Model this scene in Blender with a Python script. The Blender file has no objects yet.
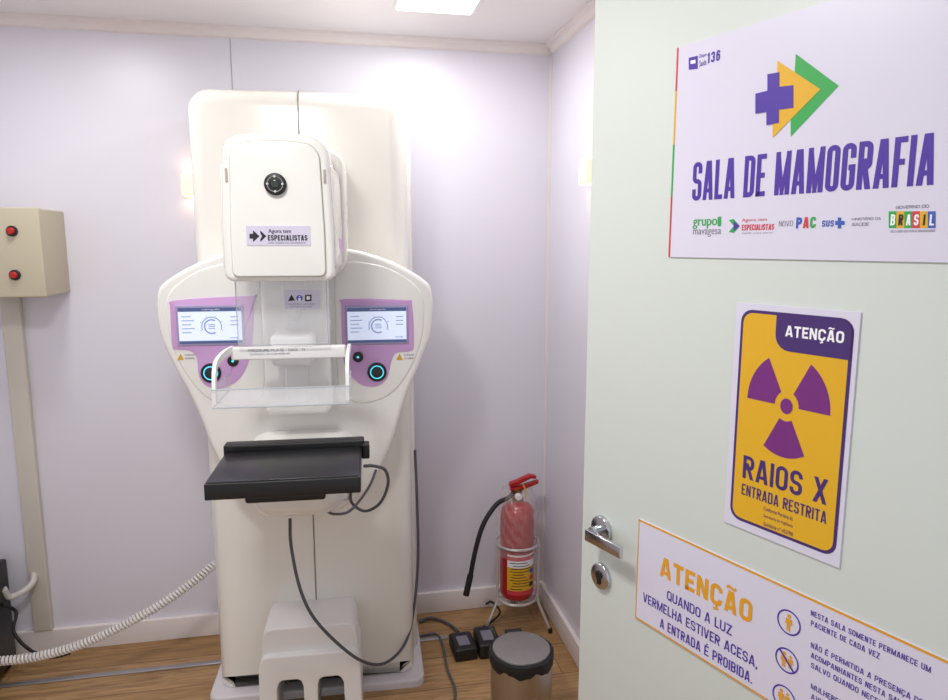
import bpy, bmesh, math, random
from mathutils import Vector, Matrix
random.seed(4)
C = bpy.context.scene.collection
R = math.radians
SC = bpy.context.scene
SC.view_settings.view_transform = 'Standard'

# ------------------------------------------------------------------ camera model
F, PITCH, YAW, H = 690.0, R(8.7), R(11.1), 1.6
cam = bpy.data.cameras.new('camera'); co = bpy.data.objects.new('camera', cam); C.objects.link(co)
cam.sensor_width = 36; cam.lens = F/948*36; cam.clip_start = .02
co.location = (0, 0, H); co.rotation_euler = (R(90)-PITCH, 0, -YAW)
SC.camera = co
RM = co.rotation_euler.to_matrix()
O = Vector((0, 0, H))
def ray(px, py): return RM @ Vector(((px-474)/F, (350-py)/F, -1))
def PY(px, py, Y): d = ray(px, py); return O + d*(Y/d.y)
def PX(px, py, X): d = ray(px, py); return O + d*(X/d.x)
def PZ(px, py, Z): d = ray(px, py); return O + d*((Z-H)/d.z)
def frame_map(loc, rz):
    m = Matrix.Rotation(-rz, 3, 'Z'); o = m @ (O-Vector(loc))
    def f(px, py, y=0.0):
        d = m @ ray(px, py); p = o + d*((y-o.y)/d.y); return p.x, p.z
    return f

# ------------------------------------------------------------------ materials
def lin(hx):
    hx = hx.lstrip('#'); out = []
    for i in (0, 2, 4):
        c = int(hx[i:i+2], 16)/255; out.append(c/12.92 if c <= .04045 else ((c+.055)/1.055)**2.4)
    return out
MATS = {}
def mat(name, hx, rough=.5, metal=0, var=.04, scale=6, bump=0, coat=0, emit=0, trans=0, alpha=1, bscale=60):
    if name in MATS: return MATS[name]
    m = bpy.data.materials.new(name); m.use_nodes = True; N = m.node_tree.nodes; L = m.node_tree.links
    b = N['Principled BSDF']; c = lin(hx)
    tc = N.new('ShaderNodeTexCoord'); nz = N.new('ShaderNodeTexNoise'); nz.inputs['Scale'].default_value = scale
    nz.inputs['Detail'].default_value = 4
    L.new(tc.outputs['Object'], nz.inputs['Vector'])
    mx = N.new('ShaderNodeMix'); mx.data_type = 'RGBA'
    mx.inputs[6].default_value = (*[x*(1-var) for x in c], 1); mx.inputs[7].default_value = (*[min(1, x*(1+var)) for x in c], 1)
    L.new(nz.outputs['Fac'], mx.inputs[0]); L.new(mx.outputs[2], b.inputs['Base Color'])
    b.inputs['Roughness'].default_value = rough; b.inputs['Metallic'].default_value = metal
    b.inputs['Coat Weight'].default_value = coat; b.inputs['Coat Roughness'].default_value = .08
    b.inputs['Transmission Weight'].default_value = trans; b.inputs['Alpha'].default_value = alpha
    if emit:
        L.new(mx.outputs[2], b.inputs['Emission Color']); b.inputs['Emission Strength'].default_value = emit
    if bump:
        n2 = N.new('ShaderNodeTexNoise'); n2.inputs['Scale'].default_value = bscale; L.new(tc.outputs['Object'], n2.inputs['Vector'])
        bp = N.new('ShaderNodeBump'); bp.inputs['Strength'].default_value = bump; bp.inputs['Distance'].default_value = .002
        L.new(n2.outputs['Fac'], bp.inputs['Height']); L.new(bp.outputs['Normal'], b.inputs['Normal'])
    MATS[name] = m; return m
def wood():
    m = bpy.data.materials.new('oak_plank_floor'); m.use_nodes = True; N = m.node_tree.nodes; L = m.node_tree.links
    b = N['Principled BSDF']; tc = N.new('ShaderNodeTexCoord')
    br = N.new('ShaderNodeTexBrick'); br.offset = .37
    for k, v in (('Scale', 1), ('Mortar Size', .0016), ('Brick Width', 1.25), ('Row Height', .19), ('Bias', 0)): br.inputs[k].default_value = v
    br.inputs['Color1'].default_value = (*lin('#b99468'), 1); br.inputs['Color2'].default_value = (*lin('#a47f53'), 1)
    br.inputs['Mortar'].default_value = (*lin('#6b4d31'), 1)
    L.new(tc.outputs['Object'], br.inputs['Vector'])
    mp = N.new('ShaderNodeMapping'); mp.inputs['Scale'].default_value = (2.2, 26, 1); L.new(tc.outputs['Object'], mp.inputs['Vector'])
    nz = N.new('ShaderNodeTexNoise'); nz.inputs['Scale'].default_value = 2.5; nz.inputs['Detail'].default_value = 8; nz.inputs['Distortion'].default_value = 1.2
    L.new(mp.outputs['Vector'], nz.inputs['Vector'])
    cr = N.new('ShaderNodeValToRGB'); cr.color_ramp.elements[0].position = .32; cr.color_ramp.elements[0].color = (.62, .58, .54, 1)
    cr.color_ramp.elements[1].position = .62; cr.color_ramp.elements[1].color = (1.06, 1.05, 1.02, 1)
    L.new(nz.outputs['Fac'], cr.inputs['Fac'])
    mx = N.new('ShaderNodeMix'); mx.data_type = 'RGBA'; mx.blend_type = 'MULTIPLY'; mx.inputs[0].default_value = 1
    L.new(br.outputs['Color'], mx.inputs[6]); L.new(cr.outputs['Color'], mx.inputs[7]); L.new(mx.outputs[2], b.inputs['Base Color'])
    b.inputs['Roughness'].default_value = .38
    return m
WALL = mat('lavender_white_panel', '#e2e0eb', .34, var=.015, scale=1.5, bump=.03, bscale=200)
CEIL = mat('ceiling_white', '#f1edee', .6, var=.02)
TRIMW = mat('trim_white', '#eee6e4', .45, var=.02)
SEAM = mat('seam_grey', '#a6a2ae', .6)
DOORM = mat('door_white', '#cfd6d0', .42, var=.015, scale=2, bump=.04, bscale=300)
CREAM = mat('cream_gloss_plastic', '#f3f2ed', .2, var=.012, scale=2, coat=.6)
CREAM2 = mat('cream_plastic_shell', '#f0eee6', .24, var=.012, scale=2, coat=.5)
WHITE = mat('white_plastic', '#f4f3f1', .35, var=.02)
LILAC = mat('lilac_film', '#d3a8dc', .4, var=.02)
LABELL = mat('pale_lilac_label', '#d6d1e6', .45, var=.01)
SEAMD = mat('soft_joint_grey', '#b5b1a4', .6)
BLACK = mat('black_plastic', '#131315', .4, var=.15)
BLKGL = mat('carbon_black', '#1d1e21', .36, var=.15, coat=.12)
RUBBER = mat('black_rubber', '#18181a', .6, var=.15)
GREYCAB = mat('grey_cable', '#55575d', .5)
CHROME = mat('chrome', '#c8cace', .16, 1, var=.03)
ZINC = mat('pale_zinc_wire', '#dddcde', .3, .8, var=.03)
STEEL = mat('brushed_steel', '#b9b7b4', .28, 1, var=.06, scale=20)
STEELD = mat('dull_brushed_steel', '#a9a7a5', .48, 1, var=.08, scale=25)
CLEAR = mat('clear_acrylic', '#f4f6fa', .06, alpha=.2, var=.0)
CLEARE = mat('acrylic_edge', '#c6ced6', .15, alpha=.6, var=.0)
BAG = mat('crumpled_clear_plastic', '#f8eaea', .12, alpha=.18, bump=1, bscale=45)
RED = mat('extinguisher_red', '#ae0f15', .3, coat=.2)
REDB = mat('red_button', '#b51f1a', .35)
BEIGE = mat('beige_painted_metal', '#c3bba4', .45, var=.03)
BEIGEL = mat('beige_pvc', '#d3cdc2', .5, var=.03)
PAPER = mat('sign_sheet', '#d8d5e5', .35, var=.01)
PURPLE = mat('purple_ink', '#4a2d9c', .5, var=.0)
DPURP = mat('dark_purple_ink', '#43276c', .5, var=.0)
MAG = mat('violet_ink', '#742679', .5, var=.0)
YEL = mat('yellow_ink', '#dfac1c', .5, var=.02)
ORA = mat('amber_ink', '#e09e1e', .5, var=.0)
GRN = mat('green_ink', '#2fa34a', .5, var=.0)
REDI = mat('red_ink', '#cf3a48', .5, var=.0)
BLUI = mat('blue_ink', '#3a5cb5', .5, var=.0)
GREYI = mat('grey_ink', '#7c7a88', .5, var=.0)
BLKI = mat('black_ink', '#1c1a22', .5, var=.0)
WHTI = mat('white_ink', '#f5f4f7', .5, var=.0)
SCR = mat('lit_display', '#d3def4', .25, emit=.5, var=.01)
SCRD = mat('display_navy', '#46557e', .25, emit=.4, var=.01)
SCRG = mat('display_grey', '#8796ba', .25, emit=.35, var=.01)
TEAL = mat('teal_glow', '#4fc6dc', .3, emit=1.0, var=.0)
LAMP = mat('lamp_diffuser', '#fff9f4', .4, emit=5, var=.0)
WARM = mat('warm_lamp_diffuser', '#ffd2a0', .4, emit=3, var=.0)
WARMH = mat('glowing_lamp_shade', '#ffdfbe', .4, emit=.7, var=.0)
FLOOR = wood()

# ------------------------------------------------------------------ mesh helpers
def add_loft(bm, loops, cap0=True, cap1=True, closed=False):
    V = [[bm.verts.new(p) for p in lp] for lp in loops]
    n = len(loops[0]); M = len(V)
    for k in range(M if closed else M-1):
        a, b = V[k], V[(k+1) % M]
        for i in range(n):
            j = (i+1) % n; bm.faces.new((a[i], a[j], b[j], b[i]))
    if not closed:
        if cap0: bm.faces.new(list(reversed(V[0])))
        if cap1: bm.faces.new(V[-1])
    return bm
def inset_loop(pts, d):
    n = len(pts); area = sum(pts[i][0]*pts[(i+1) % n][1]-pts[(i+1) % n][0]*pts[i][1] for i in range(n))
    s = 1 if area > 0 else -1; out = []
    for i in range(n):
        p0, p1, p2 = pts[i-1], pts[i], pts[(i+1) % n]
        e1 = Vector((p1[0]-p0[0], p1[1]-p0[1])); e2 = Vector((p2[0]-p1[0], p2[1]-p1[1]))
        if e1.length < 1e-9: e1 = e2
        if e2.length < 1e-9: e2 = e1
        e1.normalize(); e2.normalize()
        n1 = Vector((-e1.y, e1.x))*s; n2 = Vector((-e2.y, e2.x))*s
        m = n1+n2; L = m.length
        m = n1 if L < 1e-6 else m/L
        k = min(2.0, 1/max(.3, m.dot(n1)))
        out.append((p1[0]+m.x*d*k, p1[1]+m.y*d*k))
    return out
def prism(pts, y0, y1, bev=0, seg=4, bevb=0, fm=None, bm=None):
    bm = bm or bmesh.new(); fm = fm or (lambda u, d, v: (u, d, v)); loops = []
    if bev:
        for k in range(seg):
            t = k/seg*math.pi/2
            loops.append([fm(u, y0+bev*(1-math.cos(t)), v) for u, v in inset_loop(pts, bev*(1-math.sin(t)))])
        loops.append([fm(u, y0+bev, v) for u, v in pts])
    else: loops.append([fm(u, y0, v) for u, v in pts])
    if bevb:
        for k in range(seg, -1, -1):
            t = k/seg*math.pi/2
            loops.append([fm(u, y1-bevb*(1-math.cos(t)), v) for u, v in inset_loop(pts, bevb*(1-math.sin(t)))])
    else: loops.append([fm(u, y1, v) for u, v in pts])
    add_loft(bm, loops); return bm
def rrect(x0, x1, z0, z1, r=.01, n=5, e=0):
    if not isinstance(r, (tuple, list)): r = (r,)*4
    cs = [(x0+r[0], z0+r[0], 180, r[0]), (x1-r[1], z0+r[1], 270, r[1]), (x1-r[2], z1-r[2], 0, r[2]), (x0+r[3], z1-r[3], 90, r[3])]
    out = []
    for cx, cz, a, q in cs:
        if q < 1e-6: out.append((cx, cz)); continue
        for k in range(n+1):
            t = R(a+90*k/n); out.append((cx+q*math.cos(t), cz+q*math.sin(t)))
    if e:
        o2 = []
        for i, p in enumerate(out):
            q = out[(i+1) % len(out)]; o2.append(p)
            if math.dist(p, q) > .05:
                for k in range(1, e): o2.append((p[0]+(q[0]-p[0])*k/e, p[1]+(q[1]-p[1])*k/e))
        out = o2
    return out
def rbox(x0, x1, y0, y1, z0, z1, r=.004, bm=None, n=4):
    r = min(r, (x1-x0)/2.05, (y1-y0)/2.05, (z1-z0)/2.05)
    if r <= 0: return prism([(x0, z0), (x1, z0), (x1, z1), (x0, z1)], y0, y1, bm=bm)
    return prism(rrect(x0, x1, z0, z1, r, n), y0, y1, r*.98, 3, r*.98, bm=bm)
def lathe(prof, n=40, c=(0, 0, 0), bm=None):
    bm = bm or bmesh.new()
    add_loft(bm, [[(c[0]+r*math.cos(2*math.pi*i/n), c[1]+r*math.sin(2*math.pi*i/n), c[2]+z) for i in range(n)] for r, z in prof]); return bm
def disc_y(cx, cz, y0, y1, r, n=32, bev=0, bm=None):
    return prism([(cx+r*math.cos(2*math.pi*i/n), cz+r*math.sin(2*math.pi*i/n)) for i in range(n)], y0, y1, bev, 3, bm=bm)
def catmull(P, n=10):
    P = [Vector(p) for p in P]
    if len(P) < 3: return P
    Q = [P[0]*2-P[1]]+P+[P[-1]*2-P[-2]]; out = []
    for i in range(1, len(Q)-2):
        a, b, c, d = Q[i-1:i+3]
        for k in range(n):
            t = k/n
            out.append(.5*((2*b)+(c-a)*t+(2*a-5*b+4*c-d)*t*t+(3*b-a-3*c+d)*t**3))
    out.append(P[-1]); return out
def tube(P, r, n=10, smooth=10, bm=None, closed=False):
    bm = bm or bmesh.new()
    P = catmull(P, smooth) if smooth else [Vector(p) for p in P]
    up = Vector((0, 0, 1)); loops = []; prev = None; M = len(P)
    for i, p in enumerate(P):
        if closed: t = P[(i+1) % M]-P[i-1]
        else: t = P[min(i+1, M-1)]-P[max(i-1, 0)]
        t.normalize()
        if prev is None:
            a = t.cross(up)
            if a.length < .05: a = t.cross(Vector((1, 0, 0)))
        else: a = prev-t*prev.dot(t)
        a.normalize(); b = t.cross(a); prev = a
        rr = r[i*len(r)//M] if isinstance(r, list) else r
        loops.append([p+a*rr*math.cos(2*math.pi*k/n)+b*rr*math.sin(2*math.pi*k/n) for k in range(n)])
    add_loft(bm, loops, closed=closed); return bm
def ring(c, r, wr, n=48, axis='z', bm=None):
    pts = []
    for i in range(n):
        a = 2*math.pi*i/n
        pts.append((c[0]+r*math.cos(a), c[1]+r*math.sin(a), c[2]) if axis == 'z' else (c[0]+r*math.cos(a), c[1], c[2]+r*math.sin(a)))
    return tube(pts, wr, 8, 0, bm, True)
def obj(name, bm, m, parent=None, loc=None, rz=0, label=None, ang=38):
    bmesh.ops.recalc_face_normals(bm, faces=bm.faces)
    for f in bm.faces: f.smooth = True
    for e in bm.edges:
        if len(e.link_faces) == 2 and e.calc_face_angle(0) > R(ang): e.smooth = False
    me = bpy.data.meshes.new(name); bm.to_mesh(me); bm.free(); me.materials.append(m)
    o = bpy.data.objects.new(name, me); C.objects.link(o)
    if parent: o.parent = parent
    if loc is not None: o.location = loc
    o.rotation_euler.z = rz
    if label: o['label'] = label
    return o
def tag(o, label, cat, group=None):
    o['label'] = label; o['category'] = cat
    if group: o['group'] = group
    return o
def thing(name, label, cat, loc=(0, 0, 0), rz=0, group=None):
    o = bpy.data.objects.new(name, None); C.objects.link(o); o.location = loc; o.rotation_euler.z = rz; o.empty_display_size = .05
    return tag(o, label, cat, group)
def struct(name, bm, m, parent=None, loc=None, rz=0):
    o = obj(name, bm, m, parent, loc, rz)
    if not parent: o['kind'] = 'structure'
    return o

# ------------------------------------------------------------------ lettering
TC = {}
def glyphs(s):
    if s in TC: return TC[s]
    cu = bpy.data.curves.new('t', 'FONT'); cu.body = s; cu.resolution_u = 4
    o = bpy.data.objects.new('t', cu); C.objects.link(o)
    bpy.context.view_layer.update()
    me = bpy.data.meshes.new_from_object(o.evaluated_get(bpy.context.evaluated_depsgraph_get()))
    vs = [(v.co.x, v.co.y) for v in me.vertices]; fs = [tuple(p.vertices) for p in me.polygons]
    bpy.data.objects.remove(o); bpy.data.curves.remove(cu); bpy.data.meshes.remove(me)
    x0 = min(v[0] for v in vs); x1 = max(v[0] for v in vs); y0 = min(v[1] for v in vs); y1 = max(v[1] for v in vs)
    TC[s] = ([((x-x0)/max(1e-6, x1-x0), (y-y0)/max(1e-6, y1-y0)) for x, y in vs], fs); return TC[s]
# a squarish condensed grotesque drawn as strokes: list of (polyline, closed, clip to cap height, weight factor)
def caps_glyph(ch, w, h, t):
    p = t/2; L, Q, B, T = p, w-p, p, h-p; M = h*.5; r = max(1e-6, min((w-t)/2*.95, (h-t)/4*.95))
    def arc(cx, cy, a0, a1): return [(cx+r*math.cos(R(a0+(a1-a0)*i/8)), cy+r*math.sin(R(a0+(a1-a0)*i/8))) for i in range(9)]
    TR = lambda a=0, b=90: arc(Q-r, T-r, a, b)
    TL = lambda a=90, b=180: arc(L+r, T-r, a, b)
    BL = lambda a=180, b=270: arc(L+r, B+r, a, b)
    BR = lambda a=270, b=360: arc(Q-r, B+r, a, b)
    stem = ([(L, 0), (L, h)], 0, 0, 1); out = []
    def dg(x0, y0, x1, y1, wf=1):
        dx, dy = x1-x0, y1-y0; n = math.hypot(dx, dy); e = t*1.5/n
        return ([(x0-dx*e, y0-dy*e), (x1+dx*e, y1+dy*e)], 0, 1, wf)
    base = {'Ç': 'C', 'Ã': 'A', 'É': 'E', 'Í': 'I', 'Ú': 'U', 'Á': 'A', 'Õ': 'O'}.get(ch, ch)
    Mp = h*.46
    if base == 'A': out = [dg(L, 0, w/2-p*.35, h), dg(Q, 0, w/2+p*.35, h), ([(w*.22, h*.24), (w*.78, h*.24)], 0, 0, .85)]
    elif base == 'O': out = [(TR()+TL()+BL()+BR(), 1, 0, 1)]
    elif base == 'Q': out = [(TR()+TL()+BL()+BR(), 1, 0, 1), ([(w*.55, h*.22), (w, 0)], 0, 0, 1)]
    elif base == 'C': out = [([(Q, h*.66)]+TR()+TL()+BL()+BR()+[(Q, h*.34)], 0, 0, 1)]
    elif base == 'G': out = [([(Q, h*.68)]+TR()+TL()+BL()+BR()+[(Q, M-p*.2), (w*.5, M-p*.2)], 0, 0, 1)]
    elif base == 'S': out = [([(Q, h*.70)]+TR()+TL()+arc(L+r, M+r, 180, 270)+arc(Q-r, M-r, 90, 0)+BR(360, 270)+BL(270, 180)+[(L, h*.30)], 0, 0, 1)]
    elif base in 'PR':
        out = [stem, ([(L, T)]+TR(90, 0)+arc(Q-r, Mp+r, 0, -90)+[(L, Mp)], 0, 0, 1)]
        if base == 'R': out.append(dg(w*.5, Mp, Q, 0))
    elif base == 'B':
        out = [stem, ([(L, T)]+arc(Q-r-p*.2, T-r, 90, 0)+arc(Q-r-p*.2, M+r, 0, -90)+[(L, M)], 0, 0, 1), ([(L, M)]+arc(Q-r, M-r, 90, 0)+BR(360, 270)+[(L, B)], 0, 0, 1)]
    elif base == 'D': out = [stem, ([(L, T)]+TR(90, 0)+BR(360, 270)+[(L, B)], 0, 0, 1)]
    elif base in 'EFL':
        out = [stem]
        if base in 'EF': out += [([(0, T), (w, T)], 0, 0, 1), ([(0, M), (w*.88, M)], 0, 0, 1)]
        if base in 'EL': out.append(([(0, B), (w, B)], 0, 0, 1))
    elif base == 'T': out = [([(0, T), (w, T)], 0, 0, 1), ([(w/2, 0), (w/2, h)], 0, 0, 1)]
    elif base == 'H': out = [stem, ([(Q, 0), (Q, h)], 0, 0, 1), ([(L, M), (Q, M)], 0, 0, 1)]
    elif ch == '1': out = [([(w*.62, 0), (w*.62, h)], 0, 0, 1), ([(w*.62, h-p), (w*.05, h*.76)], 0, 0, .8)]
    elif base == 'I': out = [([(w/2, 0), (w/2, h)], 0, 0, 1)]
    elif base == 'N': out = [stem, ([(Q, 0), (Q, h)], 0, 0, 1), dg(L, h, Q, 0)]
    elif base == 'M': out = [stem, ([(Q, 0), (Q, h)], 0, 0, 1), dg(L, h, w/2, h*.06, .8), dg(Q, h, w/2, h*.06, .8)]
    elif base == 'U': out = [([(L, h)]+BL()+BR()+[(Q, h)], 0, 0, 1)]
    elif base == 'V': out = [dg(L, h, w/2-p*.35, 0), dg(Q, h, w/2+p*.35, 0)]
    elif base == 'X': out = [dg(L, h, Q, 0), dg(L, 0, Q, h)]
    elif base == 'Z': out = [([(0, T), (w, T)], 0, 0, 1), ([(0, B), (w, B)], 0, 0, 1), dg(L, 0, Q, h)]
    elif ch == '3': out = [([(L, h*.7)]+TL(180, 90)+TR(90, 0)+arc(Q-r, M+r, 0, -90)+[(w*.45, M)], 0, 0, 1), ([(w*.45, M)]+arc(Q-r, M-r, 90, 0)+BR(360, 270)+BL(270, 180)+[(L, h*.3)], 0, 0, 1)]
    elif ch == '6': out = [([(Q, h*.72)]+TR()+TL()+BL()+BR()+arc(Q-r, M+p-r, 0, 90)+[(L, M+p)], 0, 0, 1)]
    elif ch == '.': out = [([(w/2, 0), (w/2, t)], 0, 0, 1)]
    elif ch == ',': out = [([(w/2+p*.3, t), (w/2-p*.5, -t*.8)], 0, 0, 1)]
    if ch in 'ÃÕ': out.append(([(w*.12, h*1.1), (w*.3, h*1.19), (w*.5, h*1.15), (w*.7, h*1.1), (w*.88, h*1.19)], 0, 0, .6))
    if ch in 'ÉÍÚÁ': out.append(([(w*.4, h*1.07), (w*.7, h*1.24)], 0, 0, .8))
    if ch == 'Ç': out.append(([(w*.55, 0), (w*.55, -h*.08), (w*.62, -h*.14), (w*.3, -h*.2)], 0, 0, .6))
    return out
WREL = {'M': 1.3, ' ': .5, ',': .3, '.': .3, 'A': 1.08, 'V': 1.05, 'X': 1.05, 'E': .86, 'F': .84, 'L': .82, 'T': .95, '1': .6}
def clip_y(poly, lim, keep_below):
    out = []; n = len(poly)
    for i in range(n):
        a, b = poly[i], poly[(i+1) % n]; ia = (a[1] <= lim) == keep_below or a[1] == lim; ib = (b[1] <= lim) == keep_below or b[1] == lim
        if ia: out.append(a)
        if ia != ib:
            s = (lim-a[1])/(b[1]-a[1]); out.append((a[0]+(b[0]-a[0])*s, lim))
    return out
def stroke_polys(pl, closed, t):
    P = []
    for q in pl:
        if not P or math.dist(P[-1], q) > 1e-7: P.append(q)
    if closed and math.dist(P[0], P[-1]) < 1e-7: P.pop()
    n = len(P); A, Bq = [], []
    for i in range(n):
        a = P[i-1] if (i > 0 or closed) else None; c = P[(i+1) % n] if (i < n-1 or closed) else None
        ns = []
        for u, v in ((a, P[i]), (P[i], c)):
            if u is None or v is None: continue
            dx, dy = v[0]-u[0], v[1]-u[1]; l = math.hypot(dx, dy); ns.append((-dy/l, dx/l))
        m = (sum(x[0] for x in ns), sum(x[1] for x in ns)); l = math.hypot(*m) or 1; m = (m[0]/l, m[1]/l)
        k = t/2/max(.45, m[0]*ns[0][0]+m[1]*ns[0][1])
        A.append((P[i][0]+m[0]*k, P[i][1]+m[1]*k)); Bq.append((P[i][0]-m[0]*k, P[i][1]-m[1]*k))
    return [[A[i], A[(i+1) % n], Bq[(i+1) % n], Bq[i]] for i in range(n if closed else n-1)]
class Ink:
    """flat print on a surface facing local -Y: every line of writing its own mesh, every emblem one mesh per ink"""
    def __init__(s, parent, mp, off=(0, 0)): s.p, s.mp, s.off, s.b, s.g = parent, mp, off, {}, 0
    def bm(s, m, nm):
        k = (m.name, nm, s.g)
        if k not in s.b: s.b[k] = (bmesh.new(), m)
        return s.b[k][0]
    def nxt(s): s.g += 1
    def q(s, px, py): u, v = s.mp(px, py); return u-s.off[0], v-s.off[1]
    def polyl(s, pts, m, y, nm='emblem'):
        b = s.bm(m, nm); b.faces.new([b.verts.new((u, y, v)) for u, v in pts])
    def poly(s, pts, m, y, nm='emblem'): s.polyl([s.q(*p) for p in pts], m, y, nm)
    def disc(s, c, r, m, y, nm='emblem', n=28, sx=1):
        u, v = c; s.polyl([(u+sx*r*math.cos(2*math.pi*i/n), v+r*math.sin(2*math.pi*i/n)) for i in range(n)], m, y, nm)
    def sector(s, c, r0, r1, a0, a1, m, y, nm='emblem', n=16, sx=1):
        u, v = c; b = s.bm(m, nm); P = []
        for i in range(n+1):
            a = R(a0+(a1-a0)*i/n); P.append((b.verts.new((u+sx*r0*math.cos(a), y, v+r0*math.sin(a))), b.verts.new((u+sx*r1*math.cos(a), y, v+r1*math.sin(a)))))
        for i in range(n): b.faces.new((P[i][0], P[i][1], P[i+1][1], P[i+1][0]))
    def textl(s, t, u0, u1, v0, v1, m, y, nm='lettering', fat=0):
        s.nxt(); vs, fs = glyphs(t); b = s.bm(m, nm)
        for kk, dx in enumerate((0, -fat, fat) if fat else (0,)):
            V = [b.verts.new((u0+(u1-u0)*x+dx*(v1-v0), y-.000004*kk, v0+(v1-v0)*z)) for x, z in vs]
            for f in fs:
                try: b.faces.new([V[i] for i in f])
                except ValueError: pass
        s.nxt()
    def text(s, t, x0, yt, yb, x1, m, y, nm='lettering', fat=0):
        u0, v0 = s.q(x0, yb); _, v1 = s.q(x0, yt); u1 = s.q(x1, yb)[0]
        s.textl(t, u0, u1, v0, v1, m, y, nm, fat)
    def capsl(s, tx, u0, u1, v0, v1, m, y, wt=.16, gap=.09, nm='lettering', new=True):
        if new: s.nxt()
        h = v1-v0; W = u1-u0; t = wt*h; g = gap*h; nI = sum(c in 'IÍ' for c in tx); S = sum(WREL.get(c, 1) for c in tx if c not in 'IÍ')
        c = (W-nI*t-g*(len(tx)-1))/max(.2, S)
        if c < 2.5*t and S: t = c/2.5; c = (W-nI*t-g*(len(tx)-1))/max(.2, S)
        x = u0; b = s.bm(m, nm); e = 0
        for ch in tx:
            w = t if ch in 'IÍ' else WREL.get(ch, 1)*c
            if ch != ' ':
                for pl, cl, cp, wf in caps_glyph(ch, w, h, t):
                    e += 1
                    for qd in stroke_polys(pl, cl, t*wf):
                        if cp:
                            qd = clip_y(qd, h, True)
                            if len(qd) > 2: qd = clip_y(qd, 0, False)
                        if len(qd) > 2: b.faces.new([b.verts.new((x+a, y-.000004*(e % 3), v0+z)) for a, z in qd])
            x += w+g
        if new: s.nxt()
    def caps(s, tx, x0, yt, yb, x1, m, y, wt=.16, gap=.09, nm='lettering', new=True):
        """x0,yt / x0,yb: cap height at the left end of the line; x1: its right end"""
        u0, v0 = s.q(x0, yb); _, v1 = s.q(x0, yt); u1 = s.q(x1, yb)[0]
        s.capsl(tx, u0, u1, v0, v1, m, y, wt, gap, nm, new)
    def build(s):
        for (mn, nm, g), (b, m) in s.b.items():
            for f in b.faces:
                f.normal_update()
                if f.normal.y > 0: f.normal_flip()
            me = bpy.data.meshes.new(nm); b.to_mesh(me); b.free(); me.materials.append(m)
            o = bpy.data.objects.new(nm, me); C.objects.link(o); o.parent = s.p

# ------------------------------------------------------------------ room shell
YB, XR, XL, ZC = 2.82, .873, -1.6, 2.39
struct('floor', rbox(XL-.1, XR+.1, -.6, YB+.1, -.08, 0, 0), FLOOR)
struct('ceiling', rbox(XL-.1, XR+.1, -.2, YB+.1, ZC, ZC+.06, 0), CEIL)
struct('wall_back', rbox(XL-.1, XR+.1, YB, YB+.08, 0, ZC, 0), WALL)
struct('wall_right', rbox(XR, XR+.08, .36, YB, 0, ZC, 0), WALL)
struct('wall_left', rbox(XL-.08, XL, .2, YB, 0, ZC, 0), WALL)
struct('baseboard_back', rbox(XL, XR, YB-.018, YB, 0, .095, .004), TRIMW)
struct('baseboard_right', rbox(XR-.018, XR, .5, YB-.018, 0, .095, .004), TRIMW)
CP = [(.036, 0), (.036, .01), (.022, .016), (.013, .034), (0, .038), (0, 0)]
struct('trim_1', prism([(YB-a, ZC-c) for a, c in CP], XL, XR, fm=lambda u, d, v: (d, u, v)), TRIMW)
struct('trim_2', prism([(XR-a, ZC-c) for a, c in CP], .36, YB-.036), TRIMW)
xs = PY(231, 60, YB).x
struct('trim_3', rbox(xs-.0012, xs+.0012, YB-.0015, YB, .095, ZC-.038, 0), SEAM)
struct('trim_4', rbox(XR-.008, XR, YB-.008, YB, .095, ZC-.038, 0), TRIMW)
struct('trim_5', rbox(.80, XR, .36, .46, 0, 2.16, .004), TRIMW)
o = obj('floor_strip', rbox(XL+.05, .40, 2.588, 2.612, 0, .007, .003), mat('grey_aluminium', '#a9a6a8', .35, .6))
tag(o, 'thin grey metal strip lying across the wooden floor behind the machine base', 'floor strip')

# ------------------------------------------------------------------ lights
def ceil_light(x, y, w, label, energy):
    t = thing('ceiling_light', label, 'ceiling light', (x, y, ZC))
    fr = prism(rrect(-w/2-.012, w/2+.012, -w/2-.012, w/2+.012, .004), .0, .012, .003, 2, fm=lambda u, d, v: (u, v, d-.012))
    obj('frame', fr, WHITE, t)
    obj('diffuser', prism(rrect(-w/2, w/2, -w/2, w/2, .003), .0, .002, fm=lambda u, d, v: (u, v, d-.0145)), LAMP, t)
    l = bpy.data.lights.new('panel', 'AREA'); l.shape = 'SQUARE'; l.size = w; l.energy = energy; l.color = (1, .985, .97)
    lo = bpy.data.objects.new('panel_lamp', l); C.objects.link(lo); lo.parent = t; lo.location = (0, 0, -.017)
ceil_light(.345, 2.335, .25, 'square lit ceiling panel above and right of the machine', 5.2)
ceil_light(-.85, 2.15, .25, 'added unseen square ceiling panel over the left side of the room', 5.2)  # out of view, added to help light the room
ceil_light(-.35, .95, .27, 'added unseen square ceiling panel brightening the machine front and door', 16)  # unseen fill panel, added to brighten the machine front and door face
def sconce(loc, rz, label, en):
    t = thing('wall_lamp', label, 'wall lamp', loc, rz)
    obj('housing', rbox(-.04, .04, -.045, 0, -.04, .04, .005), WARMH, t)
    for s in (-1, 1):
        obj('diffuser', rbox(-.032, .032, -.04, -.006, s*.0415-.002, s*.0415+.002, .001), WARM, t)
        l = bpy.data.lights.new('glow', 'AREA'); l.size = .04; l.energy = en; l.color = (1, .66, .4)
        lo = bpy.data.objects.new('glow_lamp', l); C.objects.link(lo); lo.parent = t; lo.location = (0, -.024, s*.046)
        if s > 0: lo.rotation_euler.x = math.pi
sconce((-.520, YB, 1.82), 0, 'small glowing wall lamp half hidden behind the left of the machine', .05)
sconce((XR, 2.30, 1.845), R(-90), 'small glowing wall lamp on the right wall beside the door edge', .08)

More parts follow.
